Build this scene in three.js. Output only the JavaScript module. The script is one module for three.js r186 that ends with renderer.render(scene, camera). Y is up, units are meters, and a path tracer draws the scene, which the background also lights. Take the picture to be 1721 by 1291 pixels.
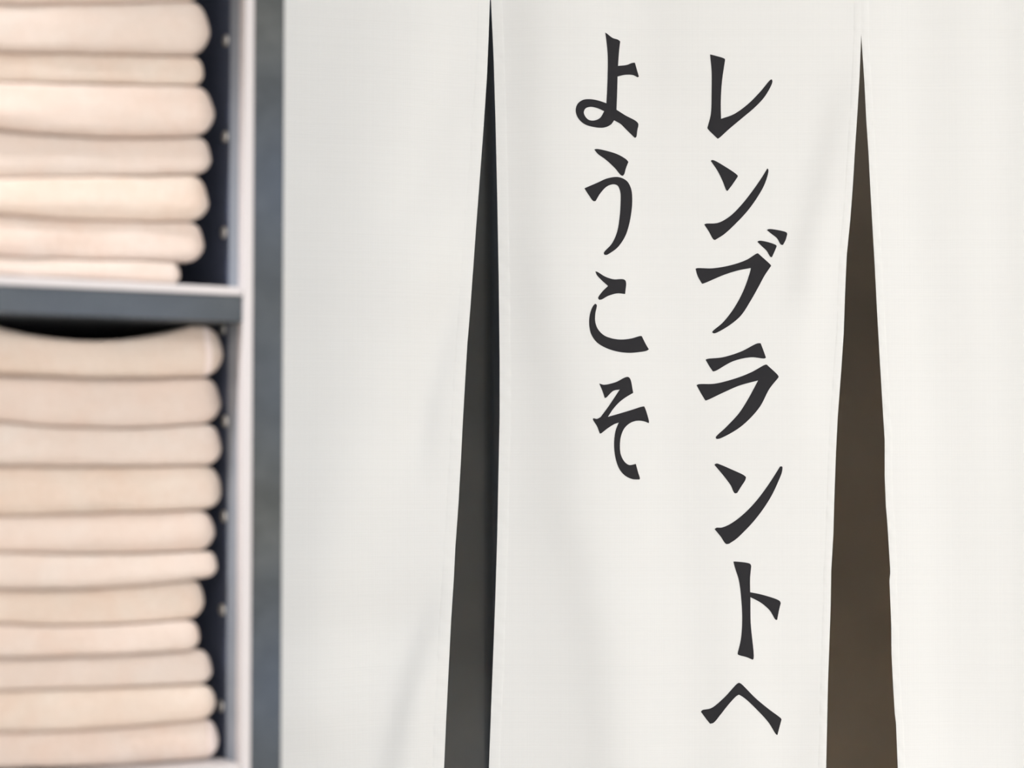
import * as THREE from 'three';
import { mergeGeometries, mergeVertices } from 'three/addons/utils/BufferGeometryUtils.js';
import { RoundedBoxGeometry } from 'three/addons/geometries/RoundedBoxGeometry.js';
import { TessellateModifier } from 'three/addons/modifiers/TessellateModifier.js';
import { ImprovedNoise } from 'three/addons/math/ImprovedNoise.js';
import { RectAreaLightUniformsLib } from 'three/addons/lights/RectAreaLightUniformsLib.js';

// ---------------------------------------------------------------- camera, daylight, lamps, exposure
const W = 1721, H = 1291, F = 3430;                       // photograph frame and its focal length in pixels
const EYE = new THREE.Vector3(0, 1.45, 2.4), PITCH = Math.atan(142 / F);
const scene = new THREE.Scene();
const camera = new THREE.PerspectiveCamera(2 * Math.atan(H / 2 / F) * 180 / Math.PI, W / H, 0.05, 60);
camera.position.copy(EYE);
camera.rotation.x = PITCH;
camera.focus = 2.4;
camera.userData.fStop = 2.3;
camera.updateMatrixWorld();

const renderer = new THREE.WebGLRenderer({ antialias: true });
renderer.toneMapping = THREE.LinearToneMapping;
renderer.toneMappingExposure = 0.615;
renderer.shadowMap.enabled = true;
scene.background = new THREE.Color(1.0, 1.02, 1.06);      // bright overcast daylight outside the shop window
RectAreaLightUniformsLib.init();

// ceiling panels: [x, z, width, depth, intensity]
const CEILING = 2.8;
const PANELS = [[1.5, 2.0, 1.2, 0.6, 9], [0.1, 2.9, 1.2, 0.6, 9], [1.5, 4.1, 1.2, 0.6, 9], [-1.3, 4.1, 1.2, 0.6, 9]];
const PANEL_COLOR = [0.985, 0.985, 1.0];
// shop window in the wall behind the camera
const WIN = { x0: 0.4, x1: 2.8, y0: 0.3, y1: 2.3, z: 5.2, intensity: 10, color: [0.952, 1.0, 1.065] };
// small ceiling spotlight left of the shelf, aimed along its front: from, to, half angle, intensity
const SPOT = { from: [-1.147, 2.66, 1.323], to: [-0.268, 1.52, 0.585], angle: 0.19, intensity: 12, color: [0.96, 0.985, 1.03] };
// dim ceiling lamp in the passage behind the curtain
const PASSAGE = { x: 1.5, z: -0.95, w: 0.5, d: 0.2, intensity: 0.12 };
// added lantern, out of view, brightening the passage walls from below
const ADDED_LANTERN = { x: 0.5, z: -0.62, intensity: 10.5, color: [1, 0.955, 0.89] };

// ---------------------------------------------------------------- helpers
let seedState = 20240611;
const rnd = () => { seedState = (seedState * 1664525 + 1013904223) >>> 0; return seedState / 4294967296; };
const perlin = new ImprovedNoise();
const counts = {};
function numbered(name) { const n = counts[name] ?? 0; counts[name] = n + 1; return n ? name + '_' + String(n).padStart(3, '0') : name; }
function thing(name, label, category, group, pos = [0, 0, 0], turn = 0) {
  const o = new THREE.Group(); o.name = numbered(name); scene.add(o);
  o.position.set(...pos); o.rotation.y = turn;
  o.userData = { label, category }; if (group) o.userData.group = group;
  return o;
}
function part(name, geometry, material, parent, label) {
  const m = new THREE.Mesh(geometry, material); m.name = name; m.castShadow = m.receiveShadow = true; parent.add(m);
  if (label) m.userData.label = label;
  return m;
}
function struct(name, geometry, material, parent = scene) {
  const m = part(name, geometry, material, parent); if (parent === scene) m.userData.kind = 'structure';
  return m;
}
// box between two corners with uv in metres
function box(x0, y0, z0, x1, y1, z1, r = 0) {
  const w = x1 - x0, h = y1 - y0, d = z1 - z0;
  const g = r ? new RoundedBoxGeometry(w, h, d, 2, r) : new THREE.BoxGeometry(w, h, d);
  g.translate((x0 + x1) / 2, (y0 + y1) / 2, (z0 + z1) / 2);
  const p = g.attributes.position, n = g.attributes.normal, uv = g.attributes.uv;
  for (let i = 0; i < p.count; i++) {
    const ax = Math.abs(n.getX(i)), ay = Math.abs(n.getY(i)), az = Math.abs(n.getZ(i));
    if (ax > ay && ax > az) uv.setXY(i, p.getZ(i), p.getY(i)); else if (ay > az) uv.setXY(i, p.getX(i), p.getZ(i)); else uv.setXY(i, p.getX(i), p.getY(i));
  }
  return g;
}
const join = (list) => mergeGeometries(list.map((g) => (g.index ? g.toNonIndexed() : g)));
// measuring: a photograph point meets the plane through o with normal n
function measure(px, py, o, n) {
  const a = (px - W / 2) / F, b = (H / 2 - py) / F, c = Math.cos(PITCH), s = Math.sin(PITCH);
  const d = new THREE.Vector3(a, s + b * c, -c + b * s);
  return EYE.clone().addScaledVector(d, o.clone().sub(EYE).dot(n) / d.dot(n));
}
const interp = (pts, t, k = 0, v = 1) => {                // piecewise linear: value v as a function of key k
  if (t <= pts[0][k]) return pts[0][v];
  for (let i = 1; i < pts.length; i++) if (t <= pts[i][k]) {
    const f = (t - pts[i - 1][k]) / (pts[i][k] - pts[i - 1][k]); return pts[i - 1][v] + f * (pts[i][v] - pts[i - 1][v]);
  }
  return pts[pts.length - 1][v];
};
const smooth = (a, b, x) => { const t = Math.min(1, Math.max(0, (x - a) / (b - a))); return t * t * (3 - 2 * t); };

// ---------------------------------------------------------------- procedural textures
function texture(n, f, repeat, srgb = true) {
  const d = new Uint8Array(n * n * 4);
  for (let y = 0; y < n; y++) for (let x = 0; x < n; x++) {
    const c = f(x / n, y / n, x, y), i = 4 * (y * n + x);
    for (let k = 0; k < 3; k++) d[i + k] = Math.max(0, Math.min(255, Math.round(255 * c[k])));
    d[i + 3] = 255;
  }
  const t = new THREE.DataTexture(d, n, n, THREE.RGBAFormat);
  t.wrapS = t.wrapT = THREE.RepeatWrapping; t.magFilter = THREE.LinearFilter; t.minFilter = THREE.LinearMipmapLinearFilter; t.generateMipmaps = true;
  if (srgb) t.colorSpace = THREE.SRGBColorSpace;
  t.repeat.set(repeat, repeat); t.needsUpdate = true;
  return t;
}
// tileable noise: blend of shifted copies of perlin noise
function tnoise(u, v, f, s) {
  const n = (a, b) => perlin.noise(a * f + s, b * f + 3.7 * s, s * 1.3);
  const bu = smooth(0, 1, u), bv = smooth(0, 1, v);
  return (n(u, v) * (1 - bu) + n(u - 1, v) * bu) * (1 - bv) + (n(u, v - 1) * (1 - bu) + n(u - 1, v - 1) * bu) * bv;
}
// linen: slubby threads, 1024 px over 0.25 m
const warp = Array.from({ length: 1024 }, () => rnd()), weft = Array.from({ length: 1024 }, () => rnd());
const linenValue = (u, v, x, y) => {
  const slubX = warp[(x >> 1) % 512] * (0.5 + 0.5 * perlin.noise(x * 0.9, v * 14, 2)), slubY = weft[(y >> 1) % 512] * (0.5 + 0.5 * perlin.noise(u * 14, y * 0.9, 7));
  return 0.5 * slubX + 0.75 * slubY;
};
const linenMap = texture(1024, (u, v, x, y) => { const t = linenValue(u, v, x, y); const g = 0.94 - 0.02 * t; return [g, g * 0.997, g * 0.984]; }, 4);
const linenBump = texture(1024, (u, v, x, y) => { const t = linenValue(u, v, x, y) * 0.6 + 0.2 * ((x + y) & 1); return [t, t, t]; }, 4, false);
const steelMap = texture(512, (u, v) => {
  const a = tnoise(u, v, 6, 1) + 0.6 * tnoise(u, v, 15, 4) + 0.35 * tnoise(u, v, 40, 8), w = tnoise(u, v, 3, 6);
  const g = 0.3 + 0.055 * a; return [g - 0.012 - 0.02 * w, g + 0.01, g + 0.035 + 0.045 * w];
}, 2.2);
const steelRough = texture(256, (u, v) => { const g = 0.5 + 0.25 * tnoise(u, v, 8, 12); return [g, g, g]; }, 2.2, false);
const terryMap = texture(512, (u, v) => {
  const a = tnoise(u, v, 5, 2), b = tnoise(u, v, 60, 5), c = tnoise(u, v, 14, 9);
  return [0.855 + 0.02 * b + 0.015 * a, 0.785 + 0.025 * b + 0.03 * a + 0.015 * c, 0.735 + 0.03 * b + 0.04 * a + 0.02 * c];
}, 4);
const terryBump = texture(512, (u, v) => { const b = 0.5 + 0.4 * tnoise(u, v, 110, 5) + 0.25 * tnoise(u, v, 50, 3); return [b, b, b]; }, 8, false);
const plaster = (base, k) => texture(512, (u, v) => { const a = tnoise(u, v, 4, 3 + k) + 0.5 * tnoise(u, v, 11, 5 + k) + 0.15 * tnoise(u, v, 90, 9); return base.map((c) => c * (1 + 0.09 * a)); }, 1.1);

const M = {};
const std = (o) => new THREE.MeshStandardMaterial(o);
M.linen = std({ map: linenMap, bumpMap: linenBump, bumpScale: 0.00012, roughness: 0.95 });
M.hem = std({ map: linenMap, bumpMap: linenBump, bumpScale: 0.00016, roughness: 0.95 });
M.ink = std({ color: new THREE.Color().setRGB(0.0185, 0.0175, 0.0205), roughness: 0.9, bumpMap: linenBump, bumpScale: 0.00008 });
M.steel = std({ map: steelMap, roughnessMap: steelRough, roughness: 1, metalness: 0.25 });
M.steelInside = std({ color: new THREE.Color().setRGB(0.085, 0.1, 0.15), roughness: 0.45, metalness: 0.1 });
M.litSide = std({ color: new THREE.Color().setRGB(0.33, 0.355, 0.4), roughness: 0.45, metalness: 0.1 });  // lit front zone of the side panel, its light painted as paler colour
M.blackSteel = std({ color: new THREE.Color().setRGB(0.012, 0.012, 0.014), roughness: 0.75 });
M.highlight = std({ color: new THREE.Color().setRGB(0.64, 0.595, 0.59), roughness: 0.45 });  // steel edges catching light, painted as pale strips
M.pin = std({ color: new THREE.Color().setRGB(0.75, 0.72, 0.68), roughness: 0.3, metalness: 0.6 });
M.terry = ['#ffffff', '#fffdfc', '#fffdf9'].map((c) => new THREE.MeshPhysicalMaterial({ map: terryMap, color: c, bumpMap: terryBump, bumpScale: 0.0012, roughness: 1, sheen: 0.25, sheenRoughness: 0.7, sheenColor: new THREE.Color('#ffe9e0') }));
M.towelHem = std({ color: '#ead8cf', roughness: 0.95 });
M.wood = std({ color: '#5a4232', roughness: 0.6 });
M.white = std({ map: plaster([0.9, 0.89, 0.87], 1), roughness: 0.9 });
M.floor = std({ map: plaster([0.78, 0.74, 0.69], 2), roughness: 0.5 });
M.brown = std({ map: plaster([0.525, 0.505, 0.48], 4), roughness: 0.9 });
M.grey = std({ map: plaster([0.46, 0.485, 0.51], 6), roughness: 0.8 });
M.navy = std({ color: new THREE.Color().setRGB(0.05, 0.066, 0.095), roughness: 0.7 });
M.glass = new THREE.MeshPhysicalMaterial({ color: '#ffffff', roughness: 0, transmission: 1, thickness: 0 });

// ---------------------------------------------------------------- the room
const RX0 = -3, RX1 = 3, BACK = -1.5, FRONT = WIN.z, T = 0.15;
const DZ0 = -0.2, DZ1 = -0.08, DX0 = -0.46, DX1 = 0.84, DTOP = 2.1;   // the doorway wall that the noren hangs on
struct('floor', box(RX0 - T, -T, BACK - T, RX1 + T, 0, FRONT + T), M.floor);
struct('ceiling', box(RX0 - T, CEILING, BACK - T, RX1 + T, CEILING + T, FRONT + T), M.white);
struct('wall_left', box(RX0 - T, 0, BACK, RX0, CEILING, FRONT), M.white);
struct('wall_right', box(RX1, 0, BACK, RX1 + T, CEILING, FRONT), M.white);
struct('wall_doorway', join([box(RX0, 0, DZ0, DX0, CEILING, DZ1), box(DX1, 0, DZ0, RX1, CEILING, DZ1), box(DX0, DTOP, DZ0, DX1, CEILING, DZ1)]), M.white);
struct('wall_front', join([box(RX0 - T, 0, FRONT, WIN.x0, CEILING, FRONT + T), box(WIN.x1, 0, FRONT, RX1 + T, CEILING, FRONT + T),
  box(WIN.x0, 0, FRONT, WIN.x1, WIN.y0, FRONT + T), box(WIN.x0, WIN.y1, FRONT, WIN.x1, CEILING, FRONT + T)]), M.white);
// the passage behind the curtain: brown plaster, and on the left a grey door with a dark frame
struct('wall_back', box(RX0 - T, 0, BACK - T, RX1 + T, CEILING, BACK), M.brown);
const Zn = new THREE.Vector3(0, 0, 1);
const doorEdge = measure(823, 700, new THREE.Vector3(0, 0, BACK), Zn).x;
const door = new THREE.Group(); door.name = 'door_1'; door.userData = { kind: 'structure' }; scene.add(door);
part('door_leaf', box(doorEdge - 0.86, 0, BACK, doorEdge, 2.3, BACK + 0.05, 0.004), M.grey, door);
part('door_frame', join([box(doorEdge + 0.003, 0, BACK, doorEdge + 0.09, 2.39, BACK + 0.07), box(doorEdge - 0.95, 0, BACK, doorEdge - 0.863, 2.39, BACK + 0.07), box(doorEdge - 0.863, 2.303, BACK, doorEdge + 0.003, 2.39, BACK + 0.07)]), M.navy, door);

// window behind the camera, with frame, mullions and panes; daylight as an area light just inside
{
  const w = new THREE.Group(); w.name = 'window_1'; w.userData = { kind: 'structure' }; scene.add(w);
  const fr = [], z0 = FRONT + 0.04, z1 = FRONT + 0.1, n = 3, t = 0.04;
  fr.push(box(WIN.x0, WIN.y0, z0, WIN.x1, WIN.y0 + t, z1), box(WIN.x0, WIN.y1 - t, z0, WIN.x1, WIN.y1, z1));
  for (let i = 0; i <= n; i++) { const x = WIN.x0 + (WIN.x1 - WIN.x0 - t) * i / n; fr.push(box(x, WIN.y0 + t, z0, x + t, WIN.y1 - t, z1)); }
  part('window_frame', join(fr), M.blackSteel, w);
  for (let i = 0; i < n; i++) { const s = (WIN.x1 - WIN.x0 - t) / n, x = WIN.x0 + s * i; part('pane', box(x + t, WIN.y0 + t, z0 + 0.025, x + s, WIN.y1 - t, z0 + 0.031), M.glass, w); }
  const l = new THREE.RectAreaLight(new THREE.Color().setRGB(...WIN.color), WIN.intensity, WIN.x1 - WIN.x0, WIN.y1 - WIN.y0);
  l.name = 'window_daylight'; l.position.set((WIN.x0 + WIN.x1) / 2, (WIN.y0 + WIN.y1) / 2, FRONT - 0.01); l.lookAt(l.position.x, l.position.y, 0); scene.add(l);
}
// ceiling lamps
function ceilingLamp(x, z, w, d, intensity, color, label, group) {
  const t = thing('ceiling_light', label, 'light', group, [x, CEILING, z]);
  part('frame', join([box(-w / 2 - 0.02, -0.04, -d / 2 - 0.02, -w / 2, 0, d / 2 + 0.02), box(w / 2, -0.04, -d / 2 - 0.02, w / 2 + 0.02, 0, d / 2 + 0.02), box(-w / 2, -0.04, -d / 2 - 0.02, w / 2, 0, -d / 2), box(-w / 2, -0.04, d / 2, w / 2, 0, d / 2 + 0.02)]), M.white, t);
  part('diffuser', box(-w / 2, -0.03, -d / 2, w / 2, -0.02, d / 2), std({ color: '#ffffff', emissive: new THREE.Color().setRGB(...color), emissiveIntensity: 0.9 }), t);
  const l = new THREE.RectAreaLight(new THREE.Color().setRGB(...color), intensity, w, d);
  l.name = 'lamp_light'; l.position.set(x, CEILING - 0.035, z); l.lookAt(x, 0, z); scene.add(l);
}
for (const [x, z, w, d, e] of PANELS) ceilingLamp(x, z, w, d, e, PANEL_COLOR, ['white ceiling light panel by the right wall, nearest to the curtain', 'white ceiling light panel in the middle of the room', 'white ceiling light panel in front of the window', 'white ceiling light panel on the left, farthest from the window'][PANELS.findIndex((p) => p[0] === x && p[1] === z)], 'shop ceiling light panels');
{
  const from = new THREE.Vector3(...SPOT.from), to = new THREE.Vector3(...SPOT.to);
  const t = thing('ceiling_spotlight', 'small black spotlight under the ceiling left of the towel shelf', 'light', null, SPOT.from);
  part('stem', new THREE.CylinderGeometry(0.008, 0.008, CEILING - from.y, 14).translate(0, (CEILING - from.y) / 2, 0), M.blackSteel, t);
  const can = new THREE.LatheGeometry([[0, 0.06], [0.04, 0.055], [0.045, 0.04], [0.045, -0.08], [0.041, -0.08], [0.041, 0.035], [0, 0.04]].map(([a, b]) => new THREE.Vector2(a, b)), 28);
  const q = new THREE.Quaternion().setFromUnitVectors(new THREE.Vector3(0, -1, 0), to.clone().sub(from).normalize());
  part('housing', can.applyQuaternion(q), M.blackSteel, t);
  part('lens', new THREE.CylinderGeometry(0.04, 0.04, 0.004, 28).translate(0, -0.06, 0).applyQuaternion(q), std({ color: '#ffffff', emissive: new THREE.Color().setRGB(...SPOT.color), emissiveIntensity: 1 }), t);
  const l = new THREE.SpotLight(new THREE.Color().setRGB(...SPOT.color), SPOT.intensity, 0, SPOT.angle, 0.9); l.name = 'spot_light'; l.castShadow = true; l.shadow.radius = 4;
  l.position.copy(from).add(to.clone().sub(from).normalize().multiplyScalar(0.1)); l.target.position.copy(to); scene.add(l, l.target);
}
ceilingLamp(PASSAGE.x, PASSAGE.z, PASSAGE.w, PASSAGE.d, PASSAGE.intensity, [1, 0.9, 0.78], 'small dim ceiling light in the passage behind the curtain');

{
  const t = thing('added_floor_lantern', 'added unseen paper lantern brightening the passage walls from below', 'lantern', null, [ADDED_LANTERN.x, 0, ADDED_LANTERN.z]);
  part('base', box(-0.13, 0, -0.13, 0.13, 0.03, 0.13, 0.006), M.wood, t);
  for (const sx of [-1, 1]) for (const sz of [-1, 1]) part('post', box(sx * 0.118 - 0.008, 0.03, sz * 0.118 - 0.008, sx * 0.118 + 0.008, 0.46, sz * 0.118 + 0.008), M.wood, t);
  part('paper_shade', join([box(-0.11, 0.04, 0.112, 0.11, 0.45, 0.114), box(-0.11, 0.04, -0.114, 0.11, 0.45, -0.112), box(0.112, 0.04, -0.11, 0.114, 0.45, 0.11), box(-0.114, 0.04, -0.11, -0.112, 0.45, 0.11)]),
    new THREE.MeshPhysicalMaterial({ color: '#fff4e2', roughness: 1, transmission: 0.6, thickness: 0 }), t);
  part('bulb', new THREE.SphereGeometry(0.03, 20, 14).translate(0, 0.2, 0), std({ color: '#ffffff', emissive: new THREE.Color().setRGB(...ADDED_LANTERN.color), emissiveIntensity: 1 }), t);
  const l = new THREE.PointLight(new THREE.Color().setRGB(...ADDED_LANTERN.color), ADDED_LANTERN.intensity); l.name = 'added_lantern_light'; l.position.set(ADDED_LANTERN.x, 0.2, ADDED_LANTERN.z); l.castShadow = true; scene.add(l);
}

// ---------------------------------------------------------------- the noren curtain
// outlines measured on the cloth's plane z = 0, [y, x] in photograph pixels
const TOP = -190, BOTTOM = 1560, O = new THREE.Vector3();
const LEFT_SLIT_L = [[TOP, 824], [0, 823], [60, 821], [130, 818], [220, 812], [300, 806], [380, 800], [450, 795], [520, 790], [580, 785], [700, 778], [780, 774], [850, 770], [920, 765], [980, 762], [1040, 758], [1080, 756], [1140, 753], [1200, 750], [1291, 746], [BOTTOM, 733]];
const LEFT_SLIT_R = [[TOP, 824.5], [0, 825.5], [100, 830], [200, 833], [330, 836], [470, 838.5], [600, 840], [700, 840], [800, 838], [900, 836], [1000, 833], [1080, 830], [1170, 826.5], [1291, 822], [BOTTOM, 808]];
const RIGHT_SLIT_L = [[TOP, 1447], [57, 1447], [130, 1444], [190, 1440.5], [250, 1436.5], [310, 1433], [370, 1428.5], [430, 1422.5], [500, 1419.5], [560, 1417.5], [620, 1413.5], [700, 1407.5], [760, 1404.5], [830, 1402], [900, 1400], [960, 1396.5], [1020, 1395.5], [1080, 1393.5], [1150, 1391], [1291, 1388], [BOTTOM, 1380]];
const RIGHT_SLIT_R = [[TOP, 1447.5], [57, 1447.5], [140, 1453], [200, 1456], [260, 1460], [320, 1463], [390, 1467], [450, 1470.5], [520, 1474], [600, 1478.5], [650, 1481.5], [700, 1484.5], [740, 1487], [800, 1487], [850, 1489], [880, 1491.5], [920, 1494], [962, 1496.5], [975, 1495], [1050, 1498], [1100, 1498.5], [1150, 1501], [1200, 1504], [1215, 1506], [1291, 1509], [BOTTOM, 1518]];
const FAR_L = [[TOP, 185], [BOTTOM, 175]], FAR_R = [[TOP, 2090], [BOTTOM, 2100]];

// gentle drapery: each fold is a slope of the cloth along a line that runs down it: [line of [y, x], width, slope]
const FOLDS = {
  left: [
    [[[-100, 640], [100, 590], [320, 570], [500, 545], [650, 545], [850, 530], [1291, 505]], 55, 0.1],
    [[[300, 780], [480, 745], [680, 685], [800, 650], [950, 605], [1100, 585], [1291, 560]], 55, -0.393],
    [[[450, 790], [540, 768], [680, 730], [820, 715]], 20, 0.491],
    [[[950, 760], [1040, 725], [1150, 690], [1291, 655], [1500, 600]], 26, 0.590],
    [[[1040, 760], [1110, 735], [1200, 710], [1291, 690]], 22, -0.345],
    [[[-100, 790], [80, 740], [250, 700], [420, 650]], 35, -0.246],
  ],
  middle: [
    [[[-100, 870], [200, 880], [400, 885], [520, 900], [650, 925], [760, 935], [850, 935], [950, 960], [1080, 985], [1200, 1000], [1500, 1020]], 42, 0.272],
    [[[350, 860], [600, 875], [900, 890], [1200, 930], [1500, 950]], 40, 0.121],
    [[[-100, 1020], [300, 1020], [700, 1080], [1100, 1090], [1500, 1100]], 70, -0.151],
    [[[80, 1440], [150, 1412], [220, 1397], [320, 1372], [440, 1345], [560, 1330]], 24, 0.323],
    [[[300, 1425], [420, 1390], [560, 1370], [800, 1370]], 26, -0.181],
    [[[600, 1160], [850, 1170], [1000, 1190], [1250, 1205], [1500, 1210]], 40, 0.091],
    [[[950, 1260], [1200, 1280], [1500, 1290]], 40, -0.121],
    [[[1080, 1385], [1180, 1372], [1291, 1350], [1450, 1330]], 22, 0.161],
    [[[-140, 1130], [60, 1120], [220, 1130]], 40, 0.081],
  ],
  right: [
    [[[-100, 1600], [150, 1590], [420, 1590], [700, 1620], [1000, 1640], [1500, 1650]], 55, 0.140],
    [[[-100, 1510], [300, 1510], [700, 1540], [1500, 1560]], 40, -0.140],
    [[[-100, 1720], [500, 1712], [900, 1722], [1500, 1730]], 35, 0.280],
    [[[0, 1800], [1500, 1820]], 60, -0.280],
    [[[0, 1950], [1500, 1930]], 60, 0.280],
  ],
};
const UX = 96, UY = 150;
function makePanel(folds, left, right, lead = 0) {                  // gives z(u, row) on a grid, and a sampler by pixel
  const rows = [];
  for (let j = 0; j <= UY; j++) {
    const y = TOP + (BOTTOM - TOP) * j / UY, a = interp(left, y), b = interp(right, y), N = 192, z = [0];
    const slope = (x) => {
      let s = 0;
      for (const [line, w, amp] of folds) {
        const y0 = line[0][0], y1 = line[line.length - 1][0], fade = smooth(y0 - 10, y0 + 130, y) * (1 - smooth(y1 - 110, y1 + 10, y));
        const xc = interp(line, y), d = (x - xc) / w; s += amp * fade * Math.exp(-d * d);
      }
      return s;
    };
    for (let i = 1; i <= N; i++) z.push(z[i - 1] + slope(a + (b - a) * (i - 0.5) / N) * (b - a) / N * 0.0007);
    const end = z[N]; for (let i = 0; i <= N; i++) z[i] += -end * i / N + lead * (1 - i / N) * smooth(TOP, TOP + 160, y);
    // the free hanging part sways a little, the top is held by the rod
    rows.push(z);
  }
  // soften along the height so that folds flow
  for (let pass = 0; pass < 6; pass++) { const old = rows.map((r) => r.slice()); for (let j = 1; j < UY; j++) for (let i = 0; i < rows[j].length; i++) rows[j][i] = (old[j - 1][i] + 2 * old[j][i] + old[j + 1][i]) / 4; }
  const at = (x, y) => {
    const a = interp(left, y), b = interp(right, y), u = Math.min(1, Math.max(0, (x - a) / (b - a))) * 192, v = Math.min(1, Math.max(0, (y - TOP) / (BOTTOM - TOP))) * UY;
    const i = Math.min(191, Math.floor(u)), j = Math.min(UY - 1, Math.floor(v)), fu = u - i, fv = v - j;
    return (rows[j][i] * (1 - fu) + rows[j][i + 1] * fu) * (1 - fv) + (rows[j + 1][i] * (1 - fu) + rows[j + 1][i + 1] * fu) * fv;
  };
  return { left, right, at };
}
const cloth = { left: makePanel(FOLDS.left, FAR_L, LEFT_SLIT_L, 0.135), middle: makePanel(FOLDS.middle, LEFT_SLIT_R, RIGHT_SLIT_L), right: makePanel(FOLDS.right, RIGHT_SLIT_R, FAR_R) };
// a closed sheet of cloth: front, back and edges; xl, xr give its sides for a row in pixels, lift(y, u) its height over the panel
function sheet(panel, xl, xr, y0, y1, nx, ny, front, back) {
  const pos = [], uv = [], idx = [];
  const row = (nx + 1);
  for (const side of [0, 1]) for (let j = 0; j <= ny; j++) for (let i = 0; i <= nx; i++) {
    const y = y0 + (y1 - y0) * j / ny, u = i / nx, x = xl(y) + (xr(y) - xl(y)) * u;
    const p = measure(x, y, O, Zn), z = panel.at(x, y) + (side ? back : typeof front === 'function' ? front(u, y, x) : front);
    pos.push(p.x, p.y, z); uv.push(p.x, p.y);
  }
  const off = row * (ny + 1), quad = (a, b, c, d) => idx.push(a, b, c, a, c, d);
  for (let j = 0; j < ny; j++) for (let i = 0; i < nx; i++) {
    const a = j * row + i; quad(a, a + row, a + row + 1, a + 1); quad(off + a, off + a + 1, off + a + row + 1, off + a + row);
  }
  const g = new THREE.BufferGeometry();
  const rim = [];
  for (let i = 0; i < nx; i++) { rim.push([i, i + 1]); rim.push([ny * row + i + 1, ny * row + i]); }
  for (let j = 0; j < ny; j++) { rim.push([(j + 1) * row, j * row]); rim.push([j * row + nx, (j + 1) * row + nx]); }
  for (const [a, b] of rim) {                             // edge faces with vertices of their own
    const k = pos.length / 3;
    for (const v of [a, b, off + b, off + a]) { pos.push(pos[3 * v], pos[3 * v + 1], pos[3 * v + 2]); uv.push(uv[2 * v], uv[2 * v + 1]); }
    quad(k, k + 1, k + 2, k + 3);
  }
  g.setAttribute('position', new THREE.Float32BufferAttribute(pos, 3)); g.setAttribute('uv', new THREE.Float32BufferAttribute(uv, 2)); g.setIndex(idx); g.computeVertexNormals();
  return g;
}
const noren = thing('noren_curtain', 'off-white linen split curtain printed with two columns of black Japanese writing', 'curtain');
const panels = {};
for (const k of ['left', 'middle', 'right']) {
  const c = cloth[k];
  panels[k] = part('cloth_panel', sheet(c, (y) => interp(c.left, y), (y) => interp(c.right, y), TOP, BOTTOM, UX, UY, 0.0004, -0.0004), M.linen, noren);
}
panels.left.userData.label = 'plain panel left of the left slit, behind the shelf';
panels.middle.userData.label = 'middle panel carrying the black writing';
panels.right.userData.label = 'plain panel right of the right slit';
// sewn hems along the slits: a folded double layer, a little puckered by the stitching
function hem(k, edge, width, from, dir, ph) {
  const c = cloth[k], inner = (y) => interp(edge, y) + dir * (width + 1.2 * perlin.noise(y * 0.012, ph, 1)), outer = (y) => interp(edge, y) - dir * 0.3;
  const f = (u, y) => { const v = dir > 0 ? u : 1 - u; return 0.0007 + 0.0003 * Math.sin(Math.PI * Math.min(1, v * 1.2)) + 0.0012 * perlin.noise(y * 0.055, ph * 3, 5) * Math.sin(Math.PI * v) - 0.0004 * smooth(0.86, 1, v); };
  part('hem', dir > 0 ? sheet(c, outer, inner, from, BOTTOM, 8, 420, f, 0.0003) : sheet(c, inner, outer, from, BOTTOM, 8, 420, f, 0.0003), M.hem, panels[k]);
}
hem('left', LEFT_SLIT_L, 20, TOP, -1, 1);
hem('middle', LEFT_SLIT_R, 19, TOP, 1, 2);
hem('middle', RIGHT_SLIT_L, 13, TOP, -1, 3);
hem('right', RIGHT_SLIT_R, 13, TOP, 1, 4);
// bottom hems and the sleeve round the rod, above and below the picture
for (const k of ['left', 'middle', 'right']) {
  const c = cloth[k]; part('hem', sheet(c, (y) => interp(c.left, y), (y) => interp(c.right, y), BOTTOM - 40, BOTTOM, 60, 4, 0.0012, 0.0003), M.hem, panels[k]);
}
const rodY = measure(860, TOP, O, Zn).y + 0.0165, rx0 = measure(185, TOP, O, Zn).x, rx1 = measure(2090, TOP, O, Zn).x;
{
  const g = new THREE.CylinderGeometry(0.0165, 0.0165, rx1 - rx0, 28, 1, true); g.rotateZ(Math.PI / 2); g.translate((rx0 + rx1) / 2, rodY, -0.0005);
  part('rod_sleeve', g, M.linen, noren);
  const rod = thing('curtain_rod', 'dark wooden rod carrying the split curtain', 'rod', null, [(rx0 + rx1) / 2, rodY, 0]);
  const r = new THREE.CylinderGeometry(0.0135, 0.0135, rx1 - rx0 + 0.16, 24); r.rotateZ(Math.PI / 2); part('pole', r, M.wood, rod);
  for (const s of [-1, 1]) { const x = s * ((rx1 - rx0) / 2 + 0.04); part('bracket', join([box(x - 0.012, -0.03, DZ1, x + 0.012, 0.03, DZ1 + 0.008), box(x - 0.008, -0.022, DZ1 + 0.008, x + 0.008, -0.0135, 0.015)]), M.blackSteel, rod); }
}

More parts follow.
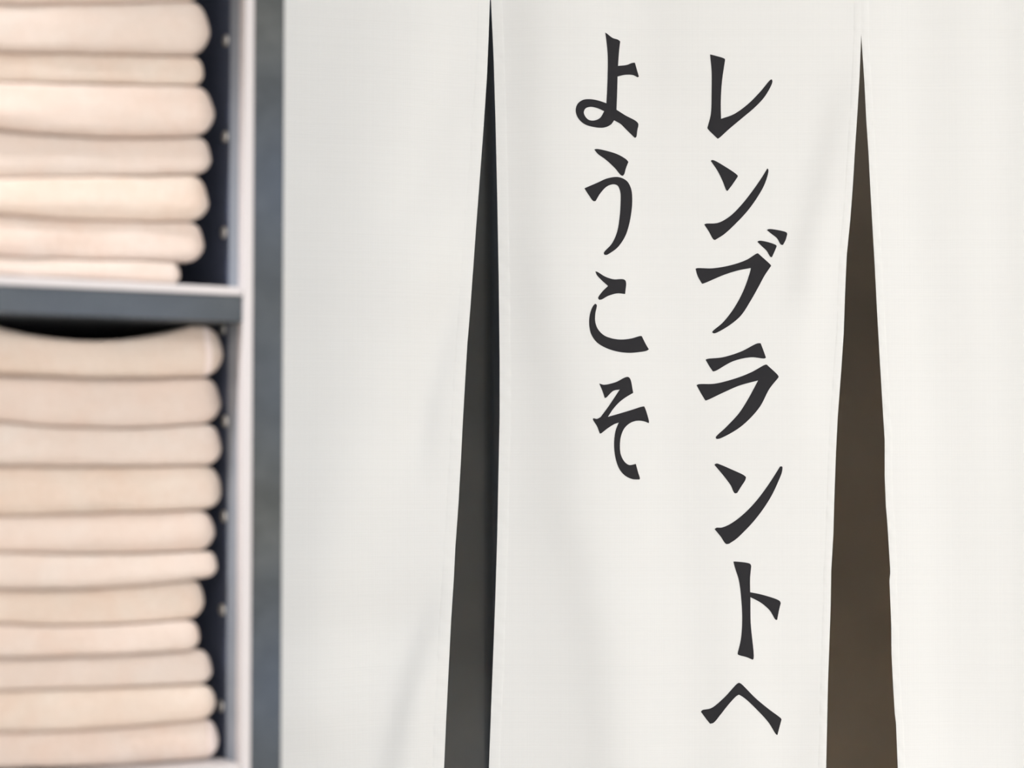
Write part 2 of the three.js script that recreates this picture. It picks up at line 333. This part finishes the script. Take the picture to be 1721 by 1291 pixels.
// printed characters: outlines as runs of smooth curve between corners, traced in enlargements of the photograph
const Z1 = (X, Y) => [900 + X / 2.934, Y / 2.934], Z2 = (X, Y) => [900 + X / 2.934, 400 + Y / 2.934], Z3 = (X, Y) => [900 + X / 2.63, 800 + Y / 2.63], Z4 = (X, Y) => [1150 + X / 6.455, 740 + Y / 6.455];
function outline(runs, zoom) {
  const out = [], n = runs.length;
  runs.forEach((run, k) => {
    const pts = [...run, runs[(k + 1) % n][0]].map(([x, y]) => zoom(x, y));
    if (pts.length === 2) out.push(pts[0]);
    else {
      const c = new THREE.CatmullRomCurve3(pts.map(([x, y]) => new THREE.Vector3(x, y, 0)), false, 'centripetal'), m = 7 * (pts.length - 1);
      for (let i = 0; i < m; i++) { const p = c.getPoint(i / m); out.push([p.x, p.y]); }
    }
  });
  for (let i = out.length - 1; i >= 0; i--) { const q = out[(i + 1) % out.length]; if (Math.hypot(out[i][0] - q[0], out[i][1] - q[1]) < 0.05) out.splice(i, 1); }
  // take the sharp tips off, as the ink does
  const rounded = [];
  for (let i = 0; i < out.length; i++) {
    const p = out[(i + out.length - 1) % out.length], q = out[i], r = out[(i + 1) % out.length];
    const a = [p[0] - q[0], p[1] - q[1]], b = [r[0] - q[0], r[1] - q[1]], la = Math.hypot(...a), lb = Math.hypot(...b);
    const cos = (a[0] * b[0] + a[1] * b[1]) / (la * lb);
    if (cos < -0.8) { rounded.push(q); continue; }
    const ta = Math.min(2.2, la * 0.4), tb = Math.min(2.2, lb * 0.4), A = [q[0] + a[0] / la * ta, q[1] + a[1] / la * ta], B = [q[0] + b[0] / lb * tb, q[1] + b[1] / lb * tb];
    for (const t of [0, 0.33, 0.67, 1]) rounded.push([0, 1].map((i2) => (1 - t) * (1 - t) * A[i2] + 2 * t * (1 - t) * q[i2] + t * t * B[i2]));
  }
  return rounded;
}
const tess = new TessellateModifier(7, 12);
function character(label, zoom, strokes, hole) {
  const gs = strokes.map((runs, k) => {
    const s = new THREE.Shape(outline(runs, zoom).map(([x, y]) => new THREE.Vector2(x, -y)));
    if (hole && k === 0) s.holes.push(new THREE.Path(outline(hole, zoom).map(([x, y]) => new THREE.Vector2(x, -y))));
    let g = new THREE.ShapeGeometry(s); g.deleteAttribute('normal'); g.deleteAttribute('uv');
    g = tess.modify(g);
    return g.index ? g.toNonIndexed() : g;
  });
  let g = mergeGeometries(gs.map((q) => { const r = new THREE.BufferGeometry(); r.setAttribute('position', q.attributes.position); return r; }));
  const p = g.attributes.position, uv = new Float32Array(p.count * 2);
  for (let i = 0; i < p.count; i++) {
    const x = p.getX(i), y = -p.getY(i), w = measure(x, y, O, Zn);
    p.setXYZ(i, w.x, w.y, cloth.middle.at(x, y) + 0.00085); uv[2 * i] = w.x; uv[2 * i + 1] = w.y;
  }
  g.setAttribute('uv', new THREE.BufferAttribute(uv, 2)); g = mergeVertices(g, 1e-6); g.computeVertexNormals();
  part('printed_character', g, M.ink, panels.middle, label);
}
character('black printed hiragana yo', Z1, [[
  [[343, 166], [352, 172], [380, 192], [405, 199]], [[417, 207], [411, 260], [406, 330]], [[406, 328], [450, 322], [475, 312]], [[490, 310], [500, 345]], [[510, 378]], [[504, 382], [480, 371], [440, 371], [404, 380]],
  [[404, 380], [402, 460], [399, 543]], [[399, 543], [440, 568], [506, 607]], [[503, 640]], [[498, 676]], [[490, 680], [450, 642], [418, 612], [387, 596]], [[387, 596], [370, 618], [335, 633], [290, 632], [240, 618], [208, 588], [197, 552], [206, 520], [232, 500], [265, 495], [310, 501], [349, 513]],
  [[349, 513], [354, 400], [355, 280], [350, 220]]]],
  [[[338, 552], [318, 585], [290, 599], [262, 597], [244, 580], [237, 560], [246, 541], [268, 533], [300, 537]]]);
character('black printed hiragana u', Z1, [
  [[[289, 742], [300, 739], [350, 747], [405, 763], [448, 787]], [[458, 799], [446, 830], [437, 860]], [[431, 868], [422, 866], [390, 830], [345, 790], [305, 762]]],
  [[[240, 934], [300, 907], [355, 882], [410, 875], [450, 893], [471, 930], [477, 985], [472, 1050], [458, 1120], [440, 1170], [405, 1222], [370, 1250]], [[350, 1262], [338, 1261], [335, 1252], [375, 1205], [400, 1150], [413, 1080], [419, 1000], [417, 945], [404, 917], [384, 911], [352, 922], [320, 955]], [[295, 996], [284, 996], [262, 968]]],
]);
character('black printed hiragana ko', Z2, [
  [[[293, 170], [305, 174], [340, 195], [380, 208], [440, 212]], [[440, 280]], [[438, 280], [400, 278], [355, 291], [325, 308]], [[312, 311], [306, 302], [325, 272], [355, 242]], [[355, 242], [325, 215], [300, 188]]],
  [[[291, 330], [299, 335], [292, 380], [292, 420], [305, 455], [335, 485], [375, 500], [420, 505], [470, 499], [512, 487]], [[521, 487], [540, 525]], [[556, 552], [545, 559], [500, 567], [455, 570], [400, 564], [345, 547], [300, 520], [272, 480], [262, 430], [266, 380], [280, 343]]],
]);
character('black printed hiragana so', Z2, [[
  [[311, 721], [335, 727], [390, 715], [456, 689]], [[479, 766]], [[479, 766], [440, 789], [410, 812], [380, 845], [354, 884]], [[354, 884], [400, 871], [470, 850], [520, 834]], [[533, 832], [541, 850], [557, 910]], [[555, 914], [530, 905], [495, 903], [462, 915], [435, 940], [418, 980], [413, 1030], [418, 1070], [437, 1105], [460, 1120], [490, 1115]],
  [[492, 1115], [503, 1155], [512, 1188]], [[508, 1191], [475, 1189], [440, 1173], [412, 1142], [395, 1100], [386, 1050], [385, 1000], [392, 950], [407, 912]], [[407, 912], [385, 920], [350, 942], [320, 965]], [[314, 966], [300, 930], [280, 895]], [[284, 891], [300, 894], [318, 885]], [[318, 885], [355, 835], [412, 750]], [[412, 750], [380, 757], [345, 790]], [[338, 792], [326, 755]]]]);
character('black printed katakana re', Z1, [[
  [[860, 270], [885, 276], [933, 292]], [[934, 298], [920, 400], [915, 500], [917, 583]], [[917, 583], [980, 560], [1050, 510], [1110, 450], [1160, 392]], [[1167, 391], [1169, 403], [1135, 470], [1085, 525], [1020, 580], [960, 630], [903, 680]], [[899, 680], [850, 630]], [[850, 625], [866, 560], [869, 450], [868, 350], [862, 290]]]]);
character('black printed katakana n', Z1, [
  [[[866, 790], [875, 786], [940, 820], [999, 862]], [[1000, 868], [975, 905]], [[950, 938], [945, 938], [925, 890], [900, 840]]],
  [[[833, 1106], [842, 1102], [900, 1098], [960, 1065], [1020, 1005], [1075, 935], [1120, 870]], [[1147, 826], [1152, 835], [1135, 900], [1100, 965], [1050, 1035], [990, 1100], [930, 1155]], [[886, 1183], [878, 1180], [855, 1140]]],
]);
character('black printed katakana bu', Z2, [
  [[[789, 152], [798, 149], [870, 150], [960, 135], [1040, 108], [1090, 77]], [[1098, 75], [1162, 135]], [[1162, 138], [1130, 185], [1100, 240], [1060, 310], [1010, 385], [950, 435], [885, 471]], [[875, 472], [869, 466], [920, 420], [965, 365], [1005, 300], [1035, 235], [1060, 160]], [[1062, 148], [1000, 160], [930, 182], [825, 226]], [[820, 226], [800, 190]]],
  [[[1095, 18], [1103, 13], [1150, 20], [1189, 36]], [[1190, 42], [1178, 70]], [[1167, 94], [1160, 93], [1140, 62], [1115, 38]]],
  [[[1143, -40], [1150, -45], [1200, -40], [1240, -28]], [[1243, -20], [1235, 8]], [[1222, 33], [1212, 32], [1192, 0], [1165, -22]]],
]);
character('black printed katakana ra', Z2, [
  [[[836, 602], [845, 598], [920, 590], [1010, 562], [1090, 522]], [[1107, 521], [1118, 550]], [[1133, 592], [1125, 596], [1060, 590], [970, 610], [885, 657]], [[872, 660], [855, 635]]],
  [[[792, 728], [800, 723], [880, 720], [980, 695], [1060, 664], [1128, 627]], [[1137, 626], [1194, 682]], [[1194, 690], [1150, 745], [1105, 830], [1050, 895], [990, 945], [905, 990]], [[890, 992], [886, 984], [935, 935], [1000, 865], [1045, 795], [1075, 740], [1094, 704]], [[1094, 704], [1000, 730], [920, 765], [840, 802]], [[834, 802], [812, 765]]],
]);
character('black printed katakana n', Z4, [
  [[[322, 266], [345, 253], [400, 270], [520, 322], [640, 378]], [[666, 400], [658, 432], [615, 500]], [[570, 572], [543, 574], [500, 490], [430, 395]]],
  [[[326, 964], [345, 949], [400, 947], [480, 916], [580, 850], [690, 753], [790, 643], [890, 510], [970, 390]], [[1035, 285], [1058, 286], [1056, 345], [1020, 440], [950, 590], [860, 735], [750, 878], [640, 995], [560, 1070]], [[484, 1121], [450, 1124], [390, 1042]]],
]);
character('black printed katakana to', Z3, [[
  [[873, 378], [885, 378], [947, 388]], [[952, 398], [947, 450], [947, 513]], [[947, 513], [1010, 527], [1078, 552]], [[1083, 562], [1075, 595]], [[1067, 636], [1060, 635], [1035, 595], [995, 560], [948, 535]], [[948, 535], [949, 650], [962, 805]], [[958, 811], [930, 799], [892, 787]], [[891, 780], [905, 720], [911, 640], [908, 550], [897, 460], [880, 405]]]]);
character('black printed katakana he', Z3, [[
  [[730, 1041], [736, 1034], [775, 1025], [830, 980], [888, 917]], [[897, 912], [907, 917], [970, 980], [1030, 1030], [1086, 1073]], [[1088, 1078], [1078, 1115]], [[1070, 1146], [1064, 1143], [1030, 1090], [980, 1035], [930, 987], [905, 969]], [[897, 965], [885, 972], [850, 1010], [815, 1055], [785, 1090]], [[770, 1094], [755, 1075]]]]);

// ---------------------------------------------------------------- the towel shelf, turned 30 degrees
const TURN = Math.PI / 6, S0 = new THREE.Vector3(-0.2077, 0, 0.55), SN = new THREE.Vector3(Math.sin(TURN), 0, Math.cos(TURN)), SU = new THREE.Vector3(Math.cos(TURN), 0, -Math.sin(TURN));
const local = (v) => { const d = v.clone().sub(S0); return [d.dot(SU), v.y, d.dot(SN)]; };
const onFront = (px, py, z = 0) => local(measure(px, py, S0.clone().addScaledVector(SN, z), SN));
const onSide = (px, py, x) => local(measure(px, py, S0.clone().addScaledVector(SU, x), SU));
const xPost = onFront(427, 60)[0], xInner = onFront(411, 60)[0], DEPTH = 0.34, SW = 0.56, SH = 2.15;
const shelf = thing('towel_shelf', 'dark steel shelf unit with painted edge reflections, holding stacks of peach towels', 'shelf', null, [S0.x, 0, S0.z], TURN);
part('post', box(xPost, 0, -0.035, 0, SH, 0, 0.0012), M.steel, shelf);
part('post', box(-SW - xInner + xPost - 0.03, 0, -0.035, -SW, SH, 0, 0.0012), M.steel, shelf);
part('edge_highlight', box(xInner, 0, -0.012, xPost, SH, 0.0012, 0.001), M.highlight, shelf, 'edge reflection painted as a light strip along the post');  // bright reflection on the post edge, built as a pale strip
part('edge_highlight', box(-SW, 0, -0.012, -SW + 0.006, SH, 0.0012, 0.001), M.highlight, shelf);
part('side_panel', box(xInner + 0.0004, 0, -DEPTH, 0, SH, -0.0355), M.steelInside, shelf);
part('side_panel', box(xInner + 0.0004, 0, -0.0352, xPost - 0.0003, SH, -0.0125), M.litSide, shelf, 'front of the side panel, painted lighter where light falls');
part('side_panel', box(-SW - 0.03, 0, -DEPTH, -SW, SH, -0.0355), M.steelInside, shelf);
part('back_panel', box(-SW, 0.02, -DEPTH, xInner, SH, -DEPTH + 0.004), M.blackSteel, shelf);
const yPlank = onFront(200, 473)[1], yPlank2 = onFront(350, 1287.5)[1];
const lip = onFront(200, 473)[1] - onFront(200, 488)[1], face = onFront(200, 488)[1] - onFront(200, 534)[1];
for (const y of [SH, 2 * yPlank - yPlank2 - 0.02, yPlank, yPlank2, 2 * yPlank2 - yPlank + 0.02, 0.62, 0.2]) {
  const p = part('shelf_plank', box(-SW + 0.0005, y - lip - face, -DEPTH + 0.0045, xInner - 0.0005, y - lip, -0.0008, 0.001), M.steel, shelf);
  part('edge_highlight', box(-SW + 0.0065, y - lip + 0.0002, -DEPTH + 0.0045, xInner - 0.0006, y, 0.0004, 0.001), M.highlight, p, 'edge reflection painted as a light strip along the plank');
}
for (const [px, py] of [[379, 68], [378, 230], [376, 391], [374, 553], [378, 708], [376, 868], [373, 1025], [371, 1187]]) {
  const [, y, z] = onSide(px, py, xInner);
  const g = new THREE.LatheGeometry([[0, 0.0016], [0.0045, 0.0016], [0.0054, 0.0009], [0.0057, 0]].map(([r, h]) => new THREE.Vector2(r, h)), 20);
  g.rotateZ(Math.PI / 2); g.translate(xInner + 0.0003, y, z);
  part('shelf_pin', g, M.pin, shelf);
}

// ---------------------------------------------------------------- folded towels
// seams in photograph pixels at x = 0, 170, 330, right end, and how far down the end bulges (0 top .. 1 bottom)
const UPPER = [[-70, -72, -76], [5, 3, -3], [84, 88, 91], [135, 138, 141], [214, 227, 227], [298, 294, 291], [359, 369, 370], [430, 435, 439], [462, 471, 479.5]];
const LOWER = [[548, 572, 545], [628, 634, 633], [710, 720, 715], [783, 784, 783], [869, 864, 858], [929, 932, 928], [992, 989, 975], [1050, 1053, 1043], [1107, 1103, 1094], [1164, 1159, 1153], [1233, 1228, 1213], [1294, 1291, 1288]];
const UP_END = [350, 355, 346, 363, 360, 354, 347, 303], LOW_END = [378, 378, 375, 377, 363, 364, 349, 334, 360, 362, 370];
const UP_BULGE = [0.5, 0.55, 0.5, 0.5, 0.5, 0.6, 0.45, 0.5], LOW_BULGE = [0.5, 0.5, 0.5, 0.55, 0.5, 0.5, 0.5, 0.5, 0.65, 0.4, 0.5];
const ZF = -0.028;
function towelGeometry(top, bottom, end, bulge, seed, floorY, roofY, band) {   // band: only a strip of the towel, [from, to] in metres from its right end
  const zf = ZF - 0.007 * (0.5 + 0.5 * Math.sin(seed * 2.7)), depth = 0.285 + zf;
  const at = (s) => [0, 170, 330].map((px, i) => onFront(px, s[i], ZF).slice(0, 2));
  const quad = (p) => (x) => {                                       // smooth curve through the three measured heights, level beyond the frame
    x = Math.max(x, p[0][0] - 0.03); let y = 0;
    for (let i = 0; i < 3; i++) { let l = 1; for (let j = 0; j < 3; j++) if (j !== i) l *= (x - p[j][0]) / (p[i][0] - p[j][0]); y += l * p[i][1]; }
    return y + 0.0007 * perlin.noise(x * 34, p[1][1] * 40, 3) + 0.0004 * perlin.noise(x * 90, p[1][1] * 40, 8);
  };
  const yt0 = quad(at(top)), yb0 = quad(at(bottom)), yt = (x) => Math.min(yt0(x), roofY), yb = (x) => Math.max(yb0(x), floorY), xr = onFront(end, (top[2] + bottom[2]) / 2, ZF - 0.012)[0], xl = -SW + 0.03 + 0.01 * Math.sin(seed);
  const NX = band ? 10 : 90, puff = band ? 0.0006 : 0, NC = 14, NT = 6, pos = [], uv = [], idx = [], ring = [];
  for (let i = 0; i <= NX; i++) {
    // stations are denser towards both ends, where the fold closes in a rounded edge
    const t = i / NX, e = 0.5 - 0.5 * Math.cos(Math.PI * t), x0 = band ? xr - band[0] + (band[0] - band[1]) * t : xl + (xr - xl) * (0.35 * t + 0.65 * e);
    const H2 = (yt(x0) - yb(x0)) / 2, rEnd = Math.min(0.023, H2 * 1.02);
    const dEnd = Math.min(x0 - xl, xr - x0) / rEnd, k = dEnd >= 1 ? 1 : Math.sqrt(Math.max(0, 1 - Math.pow(1 - dEnd, 2)));
    const yc = (yt(x0) + yb(x0)) / 2 + H2 * (0.5 - bulge) * 1.2 * (1 - k), h = Math.max(H2 * k, 1e-5) - 0.0002 * k, inset = (1 - k) * rEnd * 0.8;
    const wob = (y) => 0.0022 * perlin.noise(x0 * 14 + seed * 5.1, y * 60, seed * 1.7) + 0.0035 * perlin.noise(x0 * 5, seed * 3.3, 2);
    const pts = [];
    for (let a = 0; a <= NC; a++) {                                  // front fold, from the bottom seam up to the top seam
      const f = -Math.PI / 2 + Math.PI * a / NC, s = Math.sign(Math.sin(f)) * Math.pow(Math.abs(Math.sin(f)), 0.82), c = Math.pow(Math.abs(Math.cos(f)), 0.72);
      const cap = H2 * 0.55, sag = -0.17 * H2 * (s + 0.35) * c;       // the fold sags forward towards its lower half
      pts.push([zf - inset - cap * (1 - c) + sag + wob(s * h) * c + puff * c, yc + (h + 0.3 * puff) * s]);
    }
    for (let a = 1; a < NT; a++) pts.push([zf - inset - H2 * 0.55 - (depth - H2 * 1.2) * a / NT, yc + h]);
    for (let a = 0; a <= NC; a++) { const f = Math.PI / 2 - Math.PI * a / NC; pts.push([zf - depth + inset + H2 * 0.5 * (1 - Math.cos(f)), yc + h * Math.sin(f)]); }
    for (let a = 1; a < NT; a++) pts.push([zf - depth + H2 * 0.5 + (depth - H2 * 1.2) * a / NT, yc - h]);
    let arc = 0;
    pts.forEach(([z, y], q) => { if (q) arc += Math.hypot(z - pts[q - 1][0], y - pts[q - 1][1]); pos.push(x0, y, z); uv.push(x0 + seed * 0.137, arc + seed * 0.071); });
    ring.push(pts.length);
  }
  const n = ring[0];
  for (let i = 0; i < NX; i++) for (let q = 0; q < n; q++) { const a = i * n + q, b = i * n + (q + 1) % n; idx.push(a, a + n, b + n, a, b + n, b); }
  for (const [i, flip] of [[0, 0], [NX, 1]]) for (let q = 1; q < n - 1; q++) { const a = i * n; flip ? idx.push(a, a + q + 1, a + q) : idx.push(a, a + q, a + q + 1); }
  for (let q = 0; q < idx.length; q += 3) [idx[q + 1], idx[q + 2]] = [idx[q + 2], idx[q + 1]];
  const g = new THREE.BufferGeometry();
  g.setAttribute('position', new THREE.Float32BufferAttribute(pos, 3)); g.setAttribute('uv', new THREE.Float32BufferAttribute(uv, 2)); g.setIndex(idx); g.computeVertexNormals();
  return g;
}
const ORD = ['topmost', 'second', 'third', 'fourth', 'fifth', 'sixth', 'seventh', 'eighth', 'ninth', 'tenth', 'lowest'];
function towels(seams, ends, bulges, labels, group, s0, floorY, roofY, bands = {}) {
  for (let i = 0; i < ends.length; i++) {
    const t = thing('folded_towel', labels[i], 'towel', group, [S0.x, 0, S0.z], TURN);
    const g = towelGeometry(seams[i], seams[i + 1], ends[i], bulges[i], s0 + i, floorY, roofY);
    part('towel_body', g, M.terry[(s0 + i * 2) % 3], t);
    if (bands[i]) part('hem', towelGeometry(seams[i], seams[i + 1], ends[i], bulges[i], s0 + i, floorY, roofY, bands[i]), M.towelHem, t, 'whitish hem at the right end');
  }
}
towels(UPPER, UP_END, UP_BULGE, [
  'peach folded towel cut off by the top of the picture, topmost of the upper stack',
  'thick peach folded towel, second from the top of the upper stack',
  'thin flattened peach towel below the thick one near the top of the upper stack',
  'thick peach folded towel reaching furthest right in the upper stack',
  'peach folded towel in the middle of the upper stack, below the furthest-reaching one',
  'peach folded towel, third from the bottom of the upper stack',
  'peach folded towel overhanging the short lowest one in the upper stack',
  'thin short peach towel lying on the plank, lowest of the upper stack'], 'towels on the upper shelf', 1, yPlank + 0.0003, 9);
towels(LOWER, LOW_END, LOW_BULGE, [
  'peach folded towel with a dipped top, topmost of the lower stack under the plank',
  'thick peach folded towel, second from the top of the lower stack',
  'peach folded towel, third from the top of the lower stack',
  'thick peach folded towel, fourth from the top of the lower stack',
  'peach folded towel, fifth from the top of the lower stack',
  'thin peach folded towel, sixth from the top of the lower stack',
  'peach folded towel, fifth from the bottom of the lower stack',
  'thin peach towel with the shortest right end in the lower stack',
  'peach folded towel, third from the bottom of the lower stack',
  'peach folded towel, second from the bottom of the lower stack',
  'pale pinkish folded towel with a whitish hem, lowest of the lower stack'], 'towels on the lower shelf', 11, yPlank2 + 0.0003, yPlank - lip - face - 0.0015, { 0: [0.023, 0.017], 10: [0.015, 0.0012] });

renderer.render(scene, camera);
